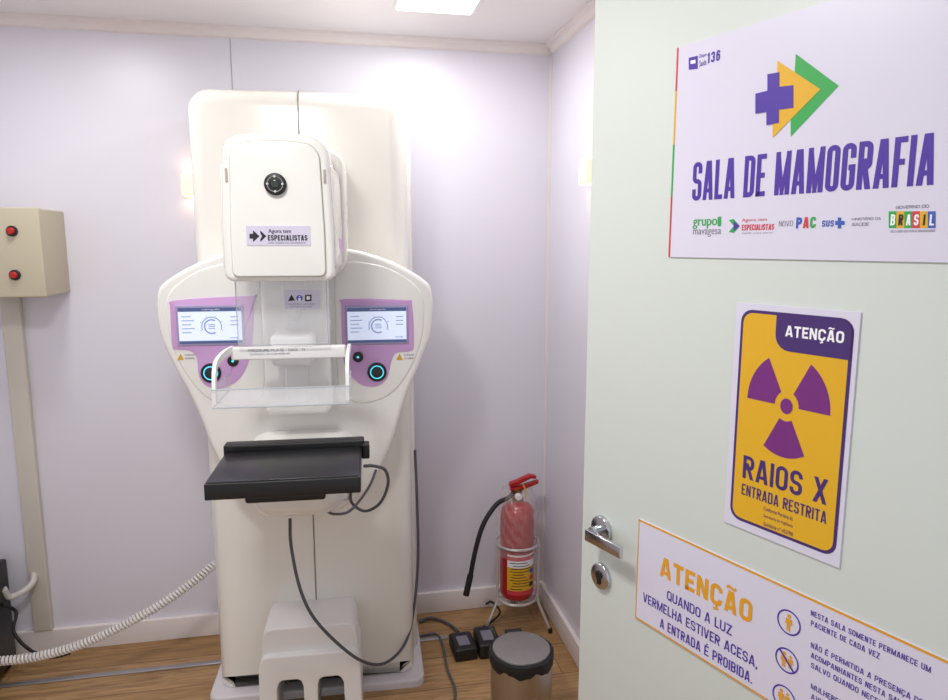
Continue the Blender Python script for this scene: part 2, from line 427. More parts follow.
# ------------------------------------------------------------------ mammography machine
ML0 = (-.12, 2.37, 0); MRZ = R(-2.5)
ML = frame_map(ML0, MRZ)
mm = thing('mammography_machine', 'tall cream mammography machine with two lilac-framed screens against the back wall', 'mammography machine', ML0, MRZ)
DX = .01
obj('column', prism(rrect(DX-.348, DX+.348, .02, 2.092, (.01, .01, .07, .07), 8), 0, .2, .055, 7), CREAM2, mm)
obj('rear_cover', prism(rrect(DX-.362, DX+.37, .02, 2.108, (.01, .01, .075, .075), 8), .15, .38, .03, 5), CREAM2, mm)
obj('column_joint', tube([(DX, .04, 2.093), (DX, .016, 2.0785), (DX, .004, 2.059), (DX, -.0003, 2.03), (DX, -.0003, 1.2), (DX, -.0003, .05)], .0022, 6, 0), mat('column_joint_grey', '#7f7b70', .6), mm)
obj('base_plate', prism(rrect(-.368, .392, -.05, .40, .04, 5), -.03, 0, .008, 3, fm=lambda u, d, v: (u, v, -d)), mat('pale_grey_base', '#dad6da', .4), mm)
half = [(0, 1.59), (.15, 1.588), (.255, 1.562), (.335, 1.527), (.405, 1.482), (.425, 1.445), (.428, 1.38), (.419, 1.305), (.385, 1.215), (.345, 1.125), (.318, 1.05), (.293, .965), (.258, .88), (.212, .80), (.15, .74), (.08, .71), (0, .705)]
hp = catmull([(x, 0, z) for x, z in half], 4)
out = [(p.x, p.z) for p in hp]
sh = out + [(-x, z) for x, z in reversed(out[1:-1])]
obj('gantry_body', prism(sh, -.121, .06, .016, 6), CREAM, mm)
# two sculpted side lobes that carry the control panels
lobe = [(.115, 1.545), (.2, 1.545), (.29, 1.522), (.365, 1.475), (.395, 1.43), (.397, 1.37), (.39, 1.30), (.362, 1.22), (.32, 1.15), (.27, 1.105), (.2, 1.085), (.15, 1.10), (.118, 1.14), (.112, 1.3)]
for s in (-1, 1):
    lp_ = catmull([(s*x, 0, z) for x, z in lobe]+[(s*lobe[0][0], 0, lobe[0][1])], 4)[:-1]
    obj('side_lobe', prism([(p.x, p.z) for p in lp_], -.1255, -.11, .0045, 4), CREAM, mm)
lo = []
for y, w, z0, z1, r in ((-.05, .19, .725, 1.02, .08), (-.13, .18, .735, 1.0, .08), (-.2, .16, .75, .985, .075), (-.3, .14, .785, .985, .07), (-.38, .125, .815, .985, .06), (-.42, .112, .835, .982, .055), (-.44, .09, .86, .975, .045)):
    lo.append([(u, y, v) for u, v in rrect(-w, w, z0, z1, r, 7)])
b = bmesh.new(); add_loft(b, lo); obj('support_arm', b, CREAM, mm)
# head: inner body, two side casings, front cover
HX = -.005
obj('arm_housing', prism(rrect(-.152, .158, 1.51, 1.875, .05, 7), -.26, .05, .02, 4), CREAM2, mm)
def head_outline(w, z0, z1, r0, r1, dome, tap=.05):
    p = rrect(-w, w, z0, z1, (r0, r0, r1, r1), 8, 10); zt = z1-r1
    return [(HX+x*(1-tap*max(0, (z-z0)/(z1-z0)-.35)), z+(dome*(1-(x/w)**2) if z > zt else 0)) for x, z in p]
obj('tube_head', prism(head_outline(.140, 1.505, 1.868, .024, .045, .012, .1), -.508, 0, .014, 5), CREAM, mm)
def flare(u, v): return -.0088*max(0, (v-1.63)/.37)+.016*max(0, (u+.40)/.34)
for s in (-1, 1):
    q = rrect(-.492, -.06, 1.535, 1.805, (.022, .022, .022, .022), 6, 6)
    obj('side_casing', prism(q, .128, .1445, .004, 3, .006, fm=lambda u, d, v, s=s: (HX+s*(d+flare(u, v)), u, v)), CREAM, mm)
obj('head_cover', prism(head_outline(.1165, 1.518, 1.846, .015, .034, .012, .1), -.518, -.49, .004, 3), CREAM, mm)
jl = [(x, -.5085, z) for x, z in head_outline(.1172, 1.5173, 1.8467, .0155, .0345, .012, .1)]
obj('cover_joint', tube(jl, .0011, 6, 0, None, True), SEAMD, mm)
for s in (-1, 1): obj('cover_clip', rbox(HX+s*.121-.003, HX+s*.121+.003, -.512, -.5, 1.755, 1.79, .002), SEAMD, mm)
obj('side_stripe', prism(rrect(-.36, -.12, 1.58, 1.77, .02, 5, 5), .1446, .1456, fm=lambda u, d, v: (HX+d+flare(u, v), u, v)), LILAC, mm, label='lilac stripe on the side of the head')
lx, lz = ML(275, 184, -.53)
t = obj('collimator_lens', disc_y(lx, lz, -.532, -.512, .0275, 36, .004), BLACK, mm)
obj('lens_ring', ring((lx, -.532, lz), .019, .0016, axis='y'), CHROME, t)
obj('lens_glass', disc_y(lx, lz, -.535, -.528, .011, 24, .003), mat('lens_green_glass', '#26382f', .08, coat=.6), t)
for a in (0, 90, 180, 270): obj('indicator_dot', disc_y(lx+.0185*math.cos(R(a)), lz+.0185*math.sin(R(a)), -.5355, -.532, .003, 10), mat('pale_dot', '#c9d3cf', .4), t)
y = -.5188
x0, z0 = ML(247, 245.5, y); x1, z1 = ML(310, 226, y)
lp = obj('label_plate', rbox(x0, x1, y-.0012, y+.001, z0, z1, 0), LABELL, mm, label='pale lilac printed label on the head')
k = Ink(lp, lambda px, py: ML(px, py, -.5203)); yy = -.5205
k.poly([(249.5, 233.8), (253, 233.8), (253, 230.2), (259.5, 236.2), (253, 242.2), (253, 238.7), (249.5, 238.7)], BLKI, yy)
k.poly([(260.3, 230.4), (266.3, 236.2), (260.3, 242), (260.3, 239.2), (262, 236.2), (260.3, 233.2)], BLKI, yy)
k.text('Agora tem', 268.5, 229, 234.3, 291, BLKI, yy, fat=.02)
k.caps('ESPECIALISTAS', 268, 235, 240.6, 307.5, BLKI, yy, .22, .1)
k.caps('MAIS ACESSO NA MAMOGRAFIA', 268, 242, 243.6, 306, GREYI, yy, .16); k.build()
# mast, carriage, clear shield
obj('compression_mast', rbox(-.1, .1, -.235, -.1, 1.08, 1.56, .02), CREAM, mm)
obj('mast_track', rbox(-.035, .035, -.239, -.2, 1.12, 1.5, .004), WHITE, mm)
obj('paddle_carriage', rbox(-.06, .06, -.36, -.22, 1.255, 1.345, .015), WHITE, mm)
obj('carriage_knob', prism([(.018*math.cos(a*.2618), 1.40+.028*math.sin(a*.2618)) for a in range(24)], -.262, -.236, .008, 3), CREAM2, mm)
x0, z0 = ML(238, 346, -.40); x1, z1 = ML(327, 280, -.40)
t = obj('face_shield', rbox(x0, x1, -.403, -.4, z0, z1+.01, .001), CLEAR, mm, label='clear acrylic shield')
obj('shield_edge', tube([(x0+.002, -.404, z1), (x0+.002, -.404, z0+.002), (x1-.002, -.404, z0+.002), (x1-.002, -.404, z1)], .0017, 6, 0), CLEARE, t)
x0, z0 = ML(285, 309, -.406); x1, z1 = ML(319, 290, -.406)
lp = obj('warning_sticker', rbox(x0, x1, -.4062, -.405, z0, z1, 0), LABELL, mm, label='pale sticker with small icons')
k = Ink(lp, lambda px, py: ML(px, py, -.4064))
k.poly([(288, 301), (295, 300.5), (291.5, 294.5)], BLKI, -.4068); k.nxt()
k.disc(k.q(299.5, 298), .0085, BLUI, -.4068, n=18); k.disc(k.q(299.5, 296.5), .0022, WHTI, -.4071, n=10); k.poly([(298.3, 298), (300.7, 298), (300.7, 301), (298.3, 301)], WHTI, -.4071); k.nxt()
k.poly([(305, 295), (311.5, 294.6), (311.5, 301), (305, 301.4)], BLKI, -.4068); k.poly([(306.5, 296.3), (310, 296.1), (310, 299.6), (306.5, 299.8)], WHTI, -.4071); k.nxt()
k.caps('MANTENHA AS MÃOS', 288, 303.5, 305, 315, GREYI, -.4068, .12); k.caps('AFASTADAS', 290, 306, 307.5, 312, GREYI, -.4068, .12); k.build()
# compression paddle
pd = obj('compression_paddle', rbox(-.163, .152, -.385, -.355, 1.28, 1.315, .005), WHITE, mm, label='white paddle holder bar')
k = Ink(pd, lambda px, py: ML(px, py, -.3852))
k.caps('PRESSURE PLATE   MAX   N', 248, 349.5, 352, 305, GREYI, -.3856, .14); k.caps('CUIDADO AO COMPRIMIR', 250, 353.5, 355.3, 290, GREYI, -.3856, .14); k.build()
for s in (-1, 1):
    P = catmull([(0, -.36, 1.308), (0, -.46, 1.312), (0, -.56, 1.306), (0, -.595, 1.288), (0, -.608, 1.25), (0, -.613, 1.208)], 6)
    b = bmesh.new(); loops = []
    for i, p in enumerate(P):
        tn = (P[min(i+1, len(P)-1)]-P[max(i-1, 0)]).normalized(); nn = Vector((0, -tn.z, tn.y))*.009
        xa, xb = s*.158, s*.167
        loops.append([(xa, p.y-nn.y, p.z-nn.z), (xb, p.y-nn.y, p.z-nn.z), (xb, p.y+nn.y, p.z+nn.z), (xa, p.y+nn.y, p.z+nn.z)])
    add_loft(b, loops); obj('paddle_bracket', b, WHITE, pd)
b = bmesh.new()
tray = [(-.166, 1.245), (-.163, 1.245), (-.163, 1.203), (.163, 1.203), (.163, 1.245), (.166, 1.245), (.166, 1.2), (-.166, 1.2)]
prism(tray, -.622, -.40, bm=b); rbox(-.166, .166, -.625, -.6225, 1.2, 1.245, 0, b)
obj('paddle_tray', b, CLEAR, pd, label='clear plastic tray')
for z in (1.246, 1.2): obj('tray_edge', tube([(-.166, -.40, z), (-.166, -.624, z), (.166, -.624, z), (.166, -.40, z)], .002, 6, 0), CLEARE, pd)
# detector
dt = obj('detector_table', rbox(-.19, .19, -.66, -.37, .976, 1.018, .003), BLACK, mm, label='black breast support table')
obj('carbon_top', rbox(-.184, .184, -.655, -.405, 1.017, 1.0215, .0015), BLKGL, dt)
obj('rear_bar', rbox(-.194, .198, -.402, -.355, .985, 1.040, .005), BLACK, dt)
obj('front_grip', rbox(-.1, .1, -.635, -.52, .952, .979, .008), BLACK, dt)
obj('cable_plug', rbox(.19, .213, -.41, -.37, .985, 1.03, .005), BLACK, dt)
# foot cover: stepped, two openings
def cover(zt, w0, w1, y0):
    pts = [(-w0, 0), (-.112, 0), (-.108, .15), (-.1, .168), (-.09, .175), (-.042, .175), (-.03, .168), (-.024, .15), (-.02, 0), (.02, 0), (.024, .15), (.03, .168), (.042, .175), (.09, .175), (.1, .168), (.108, .15), (.112, 0), (w0, 0)]
    pts += [(w1, zt-.05), (w1-.006, zt-.02), (w1-.018, zt-.005), (w1-.035, zt), (-w1+.035, zt), (-w1+.018, zt-.005), (-w1+.006, zt-.02), (-w1, zt-.05)]
    return prism(pts, y0, .02, .005, 4)
fc = obj('foot_cover', cover(.345, .162, .156, -.178), WHITE, mm)
obj('foot_step', cover(.262, .168, .165, -.205), WHITE, fc)
# lilac panels, monitors, buttons
YP = -.1262
Lpan = [(170, 306), (176, 300), (250, 296), (254, 300), (252, 345), (247, 366), (238, 380), (222, 388), (207, 386), (199, 376), (197, 358), (190, 351), (176, 349), (172, 344)]
Rpan = [(341, 304), (345, 299), (405, 300), (412, 305), (414, 344), (410, 351), (396, 353), (391, 362), (387, 378), (377, 386), (362, 385), (350, 374), (343, 356)]
for pan, scr, big, small in ((Lpan, (180, 307, 241, 344), (211, 373), (233, 361)), (Rpan, (348, 307, 406, 343), (377, 372), (358, 357))):
    pp = [ML(px, py, YP) for px, py in pan]
    pp = [(p.x, p.z) for p in catmull([(u, 0, v) for u, v in pp]+[(pp[0][0], 0, pp[0][1])], 4)][:-1]
    obj('control_panel', prism(pp, -.1285, -.1215, .0012, 2), LILAC, mm, label='lilac control panel')
    x0, z0 = ML(scr[0], scr[3], -.131); x1, z1 = ML(scr[2], scr[1], -.131)
    mo = obj('monitor', rbox(x0-.007, x1+.007, -.1322, -.127, z0-.007, z1+.007, .003), mat('bezel_grey', '#a79cc0', .35), mm)
    obj('display', rbox(x0, x1, -.1333, -.1318, z0, z1, 0), SCR, mo)
    k = Ink(mo, lambda px, py: ML(px, py, -.134)); w, h = x1-x0, z1-z0; q = -.1337; G = 'display_graphics'
    k.polyl([(x0, z1-.11*h), (x1, z1-.11*h), (x1, z1), (x0, z1)], SCRD, q, G); k.nxt()
    k.polyl([(x0, z0), (x1, z0), (x1, z0+.08*h), (x0, z0+.08*h)], SCRD, q, G); k.nxt()
    c = (x0+w*.52, z0+h*.47)
    k.sector(c, .019, .0235, 60, 300, SCRG, q, G, 32); k.sector(c, .028, .031, -20, 200, SCRG, q, G, 24)
    for a in range(-20, 201, 44): k.sector(c, .0325, .036, a-2, a+2, SCRG, q, G, 2)
    k.nxt()
    for i in range(3): k.polyl([(c[0]-.010, c[1]-.007+.006*i), (c[0]+.010, c[1]-.007+.006*i), (c[0]+.010, c[1]-.0045+.006*i), (c[0]-.010, c[1]-.0045+.006*i)], SCRG, q, G); k.nxt()
    for i in range(5): k.polyl([(x0+.05*w, z0+h*(.3+.11*i)), (x0+(.2+.05*(i % 2))*w, z0+h*(.3+.11*i)), (x0+(.2+.05*(i % 2))*w, z0+h*(.325+.11*i)), (x0+.05*w, z0+h*(.325+.11*i))], SCRG, q, G); k.nxt()
    for i in range(3): k.polyl([(x0+.82*w, z0+h*(.5+.11*i)), (x0+.95*w, z0+h*(.5+.11*i)), (x0+.95*w, z0+h*(.525+.11*i)), (x0+.82*w, z0+h*(.525+.11*i))], SCRG, q, G); k.nxt()
    k.textl('mamografia', x0+.38*w, x0+.66*w, z1-.085*h, z1-.03*h, WHTI, q-.0002, G)
    k.textl('ready', x0+.8*w, x0+.94*w, z0+.12*h, z0+.18*h, BLUI, q-.0002, G)
    k.build()
    for (px, py), r_, lit in ((big, .031, 1), (small, .017, 0)):
        u, v = ML(px, py, -.13); bt = obj('button', disc_y(u, v, -.1345, -.127, r_, 32, .002), BLACK, mm)
        if lit:
            obj('glow_ring', ring((u, -.1348, v), .0205, .0019, axis='y'), TEAL, bt)
            obj('button_cap', disc_y(u, v, -.1365, -.134, .017, 28, .001), BLKGL, bt)
        else: obj('button_mark', disc_y(u, v, -.1352, -.134, .004, 14), TEAL, bt)
for px in (177, 396):
    u0, v0 = ML(px, 360, -.1262); u1, v1 = ML(px+18, 353, -.1262)
    lp = obj('caution_sticker', rbox(u0, u1, -.1262, -.12, v0, v1, 0), CREAM, mm, label='small caution sticker')
    k = Ink(lp, lambda a, c: ML(a, c, -.1265)); k.poly([(px, 360), (px+7, 360), (px+3.5, 353.5)], YEL, -.1266)
    k.caps('CUIDADO', px+8, 354, 356, px+18, GREYI, -.1266, .14); k.caps('LER MANUAL', px+8, 357.5, 359.3, px+18, GREYI, -.1266, .14); k.build()

def cable(name, label, pts, r, m, cat='cable', sm=10): return tag(obj(name, tube(pts, r, 10, sm), m), label, cat)
cable('detector_cable', 'short dark cable looping out beside the black breast support', [PY(364, 466, 1.965), PY(374, 466, 1.98), PY(385, 470, 2.0), PY(388, 484, 2.05), PY(380, 503, 2.1), PY(365, 511, 2.13), PY(352, 503, 2.14), PY(351, 490, 2.1), PY(356, 480, 2.1)], .0048, GREYCAB)
cable('support_arm_cable', 'grey cable curling under the right side of the support arm', [PY(326, 511, 2.08), PY(334, 514, 2.06), PY(348, 512, 2.08), PY(360, 500, 2.12), PY(370, 485, 2.16), PY(376, 470, 2.19)], .0042, GREYCAB)
cable('hanging_cable', 'long dark grey cable hanging in a loop in front of the machine column', [PY(290, 519, 2.15), PY(291, 545, 2.16), PY(299, 585, 2.13), PY(312, 615, 2.11), PY(335, 641, 2.11), PY(362, 661, 2.15), PY(385, 663, 2.25), PY(404, 645, 2.34), PY(413, 615, 2.40), PY(418, 560, 2.44), PY(417, 500, 2.44), PY(415, 450, 2.45)], .0052, GREYCAB)

# ------------------------------------------------------------------ door and its signs
DRZ = math.atan2(-.9357, .3527); DE = (.4635, 1.2167, 0); DM = frame_map(DE, DRZ)
d = struct('door_1', rbox(-.014, .82, 0, .04, .008, 2.1, .003), DOORM, None, DE, DRZ)
hu, hz = .046, 1.066
obj('rose', disc_y(hu, hz, -.009, 0, .026, 32, .003), CHROME, d)
b = tube([(hu, 0, hz), (hu, -.03, hz)], .0095, 14, 0); rbox(hu-.012, hu+.083, -.035, -.027, hz-.019, hz+.003, .0012, b)
obj('door_handle', b, CHROME, d)
lu, lz2 = .048, .972
lk = obj('lock_plate', disc_y(lu, lz2, -.008, 0, .0255, 32, .003), CHROME, d)
b = disc_y(lu, lz2+.004, -.011, -.007, .0085, 20, .001); rbox(lu-.0045, lu+.0045, -.011, -.007, lz2-.015, lz2, .002, b); obj('lock_cylinder', b, BLACK, lk)
def door_pt(u, z):
    v = Matrix.Rotation(DRZ, 3, 'Z') @ Vector((u, 0, 0)); return (DE[0]+v.x, DE[1]+v.y, z)
def sign(name, u0, u1, z0, z1, label):
    o = obj(name, rbox(0, u1-u0, -.0025, 0, 0, z1-z0, 0), PAPER, None, door_pt(u0, z0), DRZ)
    tag(o, label, 'sign'); return o, Ink(o, DM, (u0, z0))
Y1, Y2, Y3, Y4 = -.0029, -.0033, -.0037, -.0041
u0 = DM(674, 150)[0]; zt = DM(676, 49)[1]; zb = DM(671, 257)[1]; u1 = DM(962, 150)[0]
s1, k = sign('room_sign', u0, u1, zb, zt, 'large white sign reading SALA DE MAMOGRAFIA at the top of the door')
Hh = zt-zb
for a, c, m_ in ((0, .3, REDI), (.3, .55, GRN), (.55, .8, YEL), (.8, 1, REDI)):
    k.nxt(); k.polyl([(0, a*Hh), (.0035, a*Hh), (.0035, c*Hh), (0, c*Hh)], m_, Y1, 'edge_stripe')
k.nxt()
k.poly([(797, 54), (840, 86), (792, 137), (792, 118), (820, 90), (796, 73)], GRN, Y1)
k.poly([(779, 61), (822, 89.5), (774, 138), (774, 116), (778, 92)], YEL, Y2)
k.poly([(769, 74.5), (781, 72.5), (781, 87), (795, 85.5), (795, 108), (780.5, 110), (780.5, 123), (768, 125.5), (768, 112), (757, 114), (757, 94), (769, 91)], PURPLE, Y3)
k.caps('SALA DE MAMOGRAFIA', 693, 163, 201, 933, PURPLE, Y1, .19, .05)
k.poly([(690, 58), (699, 56), (699, 69), (690, 70)], PURPLE, Y1); k.poly([(692, 61), (697, 60), (697, 63.5), (692, 64.3)], WHTI, Y2)
k.text('Disque', 700.5, 54.5, 59.5, 707.5, PURPLE, Y1); k.text('Saúde', 700.5, 61, 67, 707.5, PURPLE, Y1); k.caps('136', 708.5, 53.5, 64, 721, PURPLE, Y1, .2, .16)
k.text('grupo', 694, 219.5, 229, 718, GRN, Y1, fat=.03); k.text('mavagesa', 694, 229.5, 237, 722, GREYI, Y1)
k.poly([(719, 217), (722.5, 216.5), (722.5, 226), (719, 226.5)], GRN, Y1); k.nxt()
k.poly([(730, 220), (735, 219), (741, 226), (735, 233), (730, 232), (735, 226)], GRN, Y1); k.poly([(735, 221), (741, 226), (735, 231)], PURPLE, Y2)
k.text('Agora tem', 743, 218.5, 222.7, 768, REDI, Y1); k.caps('ESPECIALISTAS', 743, 224.7, 230.5, 775, REDI, Y1, .2, .1); k.text('Saúde mais perto', 743, 232.3, 234.2, 774, GREYI, Y1)
k.caps('NOVO', 780, 221, 226.5, 794, GREYI, Y1, .1, .12)
for i, (ch, m_) in enumerate((('P', BLUI), ('A', REDI), ('C', GRN))): k.caps(ch, 797+i*7, 217.5-i*.3, 228.5-i*.2, 802.8+i*7, m_, Y1, .26)
k.caps('SUS', 823, 220.5, 227, 835, BLUI, Y1, .2, .12)
k.poly([(839, 217.5), (842.5, 217.5), (842.5, 221), (846, 221), (846, 225), (842.5, 225), (842.5, 228.5), (839, 228.5), (839, 225), (836.5, 225), (836.5, 221), (839, 221)], BLUI, Y1)
k.caps('MINISTÉRIO DA', 853, 218, 220.5, 882, GREYI, Y1, .14); k.caps('SAÚDE', 853, 223, 226, 870, GREYI, Y1, .16)
k.caps('GOVERNO DO', 897, 206, 209, 930, GREYI, Y1, .16)
cols = [GRN, YEL, GRN, REDI, YEL, BLUI]
for i, ch in enumerate('BRASIL'):
    xa = 890+i*7.8; k.nxt(); k.poly([(xa, 211.5), (xa+7.8, 211.2), (xa+7.8, 228), (xa, 228.1)], cols[i], Y1)
    k.caps(ch, xa+(3 if ch == 'I' else 1.6), 214.5, 225.5, xa+(4.6 if ch == 'I' else 6.2), BLKI if cols[i] is YEL else WHTI, Y2, .16)
k.caps('DO LADO DO POVO BRASILEIRO', 892, 230.3, 232.5, 936, GREYI, Y1, .14)
k.build()
u0 = DM(732, 400)[0]; u1 = DM(854.5, 400)[0]; zt = DM(737, 302)[1]; zb = DM(727, 522)[1]
s2, k = sign('radiation_sign', u0, u1, zb, zt, 'yellow radiation warning sign reading ATENÇÃO RAIOS X in the middle of the door')
Ws, Hs = u1-u0, zt-zb; m1 = .01
k.polyl(rrect(m1, Ws-m1*.6, m1*1.2, Hs-m1*.9, .018), DPURP, Y1, 'border'); k.polyl(rrect(m1+.0045, Ws-m1*.6-.0045, m1*1.2+.0045, Hs-m1*.9-.0045, .0145), YEL, Y2, 'yellow_panel')
tb = Ws*.37; k.nxt()
k.polyl(rrect(tb, Ws-m1*.6-.002, Hs-m1*.9-.155*Hs, Hs-m1*.9-.002, (.022, .0, .016, .0)), DPURP, Y3, 'heading_tab')
k.caps('ATENÇÃO', 787, 325, 336, 846, WHTI, Y4, .19, .12)
c = k.q(788, 406); rr = abs(k.q(788, 458)[1]-c[1]); SX = .86
k.disc(c, rr*.15, MAG, Y3, sx=SX)
for a in (0, 120, 240): k.sector(c, rr*.29, rr, a, a+60, MAG, Y3, sx=SX)
k.caps('RAIOS X', 744, 454, 477, 830, DPURP, Y3, .155, .1)
k.caps('ENTRADA RESTRITA', 743, 482.5, 493.5, 830, DPURP, Y3, .13, .1)
for i, tx in enumerate(('Conforme Portaria da', 'Secretaria de Vigilância', 'Sanitária nº 453/98')): k.text(tx, 765, 505.5+i*7.6, 509.5+i*7.6, 795, DPURP, Y3)
k.build()
u0 = DM(638, 570)[0]; u1 = DM(1020, 570)[0]; zt = DM(641, 519)[1]; zb = DM(636, 617)[1]
s3, k = sign('notice_sign', u0, u1, zb, zt, 'white notice with amber line about the red light, low on the door beside the handle')
Ws, Hs = u1-u0, zt-zb
for r_ in ([(0, Hs-.0035), (Ws, Hs-.0035), (Ws, Hs), (0, Hs)], [(0, 0), (Ws, 0), (Ws, .003), (0, .003)], [(0, 0), (.002, 0), (.002, Hs), (0, Hs)]): k.polyl(r_, ORA, Y1, 'border')
k.nxt()
def row(t, x0, x1, yc, h, m_, wt, xr=700, gap=.12):
    y_ = 246+(yc-246)*(x0-42)/(xr-42); hh = h*(x0-42)/(xr-42)
    k.caps(t, x0, y_-hh/2, y_+hh/2, x1, m_, Y1, wt, gap)
row('ATENÇÃO', 661, 756, 585, 21, ORA, .2)
row('QUANDO A LUZ', 668, 735, 612, 10, PURPLE, .145, gap=.1); row('VERMELHA ESTIVER ACESA,', 644, 763, 628.5, 10, PURPLE, .145, gap=.1); row('A ENTRADA É PROIBIDA.', 661, 757, 645.5, 10, PURPLE, .145, gap=.1)
for i, (px, py) in enumerate(((790, 622), (788, 660), (785, 697))):
    k.nxt(); c = k.q(px, py); k.sector(c, .0162, .0185, 0, 360, PURPLE, Y1, n=36)
    for dx, sc in (((0, 1),) if i == 0 else ((-.0045, .92), (.0055, .8))):
        x, z = c[0]+dx, c[1]
        def pt(a, b_): return (x+a*sc, z+b_*sc)
        k.disc(pt(0, .0095), .0031*sc, ORA, Y1, n=14)
        k.polyl([pt(-.0048, .0055), pt(.0048, .0055), pt(.0056, -.003), pt(.0038, -.003), pt(.003, .002), pt(.003, -.0128), pt(.0006, -.0128), pt(.0004, -.004), pt(-.0004, -.004), pt(-.0006, -.0128), pt(-.003, -.0128), pt(-.003, .002), pt(-.0038, -.003), pt(-.0056, -.003)], ORA, Y1)
    if i == 1: k.polyl([(c[0]-.0108, c[1]+.0128), (c[0]-.0128, c[1]+.0108), (c[0]+.0108, c[1]-.0128), (c[0]+.0128, c[1]-.0108)], PURPLE, Y2)
for tx, x1_, yc in (('NESTA SALA SOMENTE PERMANECE UM', 938, 612), ('PACIENTE DE CADA VEZ', 884, 622), ('NÃO É PERMITIDA A PRESENÇA DE', 930, 644), ('ACOMPANHANTES NESTA SALA', 912, 654), ('SALVO QUANDO NECESSÁRIO', 910, 664), ('MULHERES GRÁVIDAS DEVEM', 912, 685), ('AVISAR O TÉCNICO', 878, 695)):
    row(tx, 812, x1_, yc, 5.6, PURPLE, .15, 812)
k.build()

# ------------------------------------------------------------------ left wall equipment
t = thing('control_box', 'beige metal switch box with two red buttons on the back wall', 'switch box', (-1.115, YB, 1.424))
obj('housing', rbox(-.135, .135, -.215, 0, 0, .296, .006), BEIGE, t); obj('cover', rbox(-.137, .137, -.228, -.212, -.002, .298, .005), BEIGE, t)
for px, py in ((12, 231), (15, 275)):
    p = PY(px, py, 2.59); bx, bz = p.x+1.115, p.z-1.424
    q = obj('button', disc_y(bx, bz, -.237, -.226, .0175, 28, .003), BLACK, t); obj('button_cap', disc_y(bx, bz, -.247, -.236, .0115, 24, .004), REDB, q, label='red push button')
tag(obj('cable_trunking', rbox(-1.212, -1.147, YB-.026, YB-.0005, .097, 1.422, .003), BEIGEL), 'beige vertical cable trunking running down the wall below the switch box', 'cable trunking')
CX = -1.458
t = thing('equipment_cabinet', 'low black equipment cabinet cut off by the left edge of the photo', 'cabinet', (CX, 2.55, 0))
obj('body', rbox(-.13, .20, -.12, .20, .03, .43, .008), BLACK, t); obj('door', rbox(-.12, .19, -.132, -.118, .05, .41, .004), BLKGL, t)
obj('handle', rbox(.12, .135, -.15, -.13, .2, .3, .004), CHROME, t)
for sx in (-.1, .17):
    for sy in (-.1, .17): obj('foot', lathe([(.015, 0), (.018, .005), (.018, .032)], 16, (sx, sy, 0)), RUBBER, t)
xc = CX+.2
path = catmull([(xc+.016, 2.5, .165), PY(0, 661, 2.5), PY(40, 656, 2.5), PY(90, 641, 2.5), PY(150, 611, 2.52), PY(192, 583, 2.56), PY(216, 563, 2.60)], 24)
L = [0]
for a, c in zip(path, path[1:]): L.append(L[-1]+(c-a).length)
hel = []; n = int(L[-1]/.0125*10); j = 0
for i in range(n+1):
    s_ = L[-1]*i/n
    while j < len(L)-2 and L[j+1] < s_: j += 1
    p = path[j].lerp(path[j+1], (s_-L[j])/max(1e-9, L[j+1]-L[j])); tn = (path[j+1]-path[j]).normalized()
    a = Vector((0, 1, 0)); a = (a-tn*a.dot(tn)).normalized(); c = tn.cross(a); th = 2*math.pi*i/10
    hel.append(p+(a*math.cos(th)+c*math.sin(th))*.0125)
tag(obj('coiled_cord', tube(hel, .0048, 6, 0), mat('white_cord', '#e4e1dd', .45)), 'white coiled cord stretching from the left edge to the machine', 'coiled cord')
cable('white_hose', 'short pale grey hose bending near the floor by the left edge', [(xc+.001, 2.7, .33), PY(10, 597, 2.72), PY(24, 591, 2.74), PY(33, 582, 2.77), PY(34, 574, 2.80)], .012, mat('pale_hose', '#cfcac6', .5), 'hose')
cable('black_floor_cable', 'thin black cable drooping to the floor at the left edge', [(xc+.001, 2.68, .28), PY(16, 612, 2.70), PY(14, 632, 2.66), PY(30, 650, 2.64), PY(52, 657, 2.66), PY(70, 653, 2.7)], .006, RUBBER)

# ------------------------------------------------------------------ fire extinguisher on stand
EX, EY = .701, 2.64
t = thing('extinguisher_stand', 'pale wire floor stand holding the red fire extinguisher', 'stand', (EX, EY, 0))
obj('top_ring', ring((0, 0, .375), .089, .0055), ZINC, t); obj('bottom_ring', ring((0, 0, .133), .082, .006), ZINC, t)
obj('base_bar', tube([(-.08, 0, .133), (.08, 0, .133)], .005, 8, 0, tube([(0, -.08, .133), (0, .08, .133)], .005, 8, 0)), ZINC, t)
for a in (195, 325, 80):
    ca, sa = math.cos(R(a)), math.sin(R(a))
    lg = obj('leg', tube([(ca*.094, sa*.094, .38), (ca*.091, sa*.091, .14), (ca*.1, sa*.1, .115), (ca*.15, sa*.15, .012)], .006, 8, 0), ZINC, t)
    obj('foot_cap', lathe([(.006, 0), (.009, .002), (.009, .02), (.006, .022)], 12, (ca*.151, sa*.151, 0)), RUBBER, lg)
t = thing('fire_extinguisher', 'red fire extinguisher wrapped in clear plastic in the corner', 'fire extinguisher', (EX, EY, .14))
obj('cylinder', lathe([(.05, 0), (.062, .002), (.067, .01), (.071, .025), (.071, .34), (.068, .37), (.058, .392), (.04, .404), (.026, .41), (.022, .418)], 48), RED, t)
def patch(r, a0, a1, z0, z1, n=20):
    b = bmesh.new(); v = [[b.verts.new((r*math.cos(R(a0+(a1-a0)*i/n)), r*math.sin(R(a0+(a1-a0)*i/n)), z)) for i in range(n+1)] for z in (z0, z1)]
    for i in range(n): b.faces.new((v[0][i], v[0][i+1], v[1][i+1], v[1][i]))
    return b
lb = obj('paper_label', patch(.0716, 222, 330, .03, .205), WHTI, t, label='white, yellow and red instruction label')
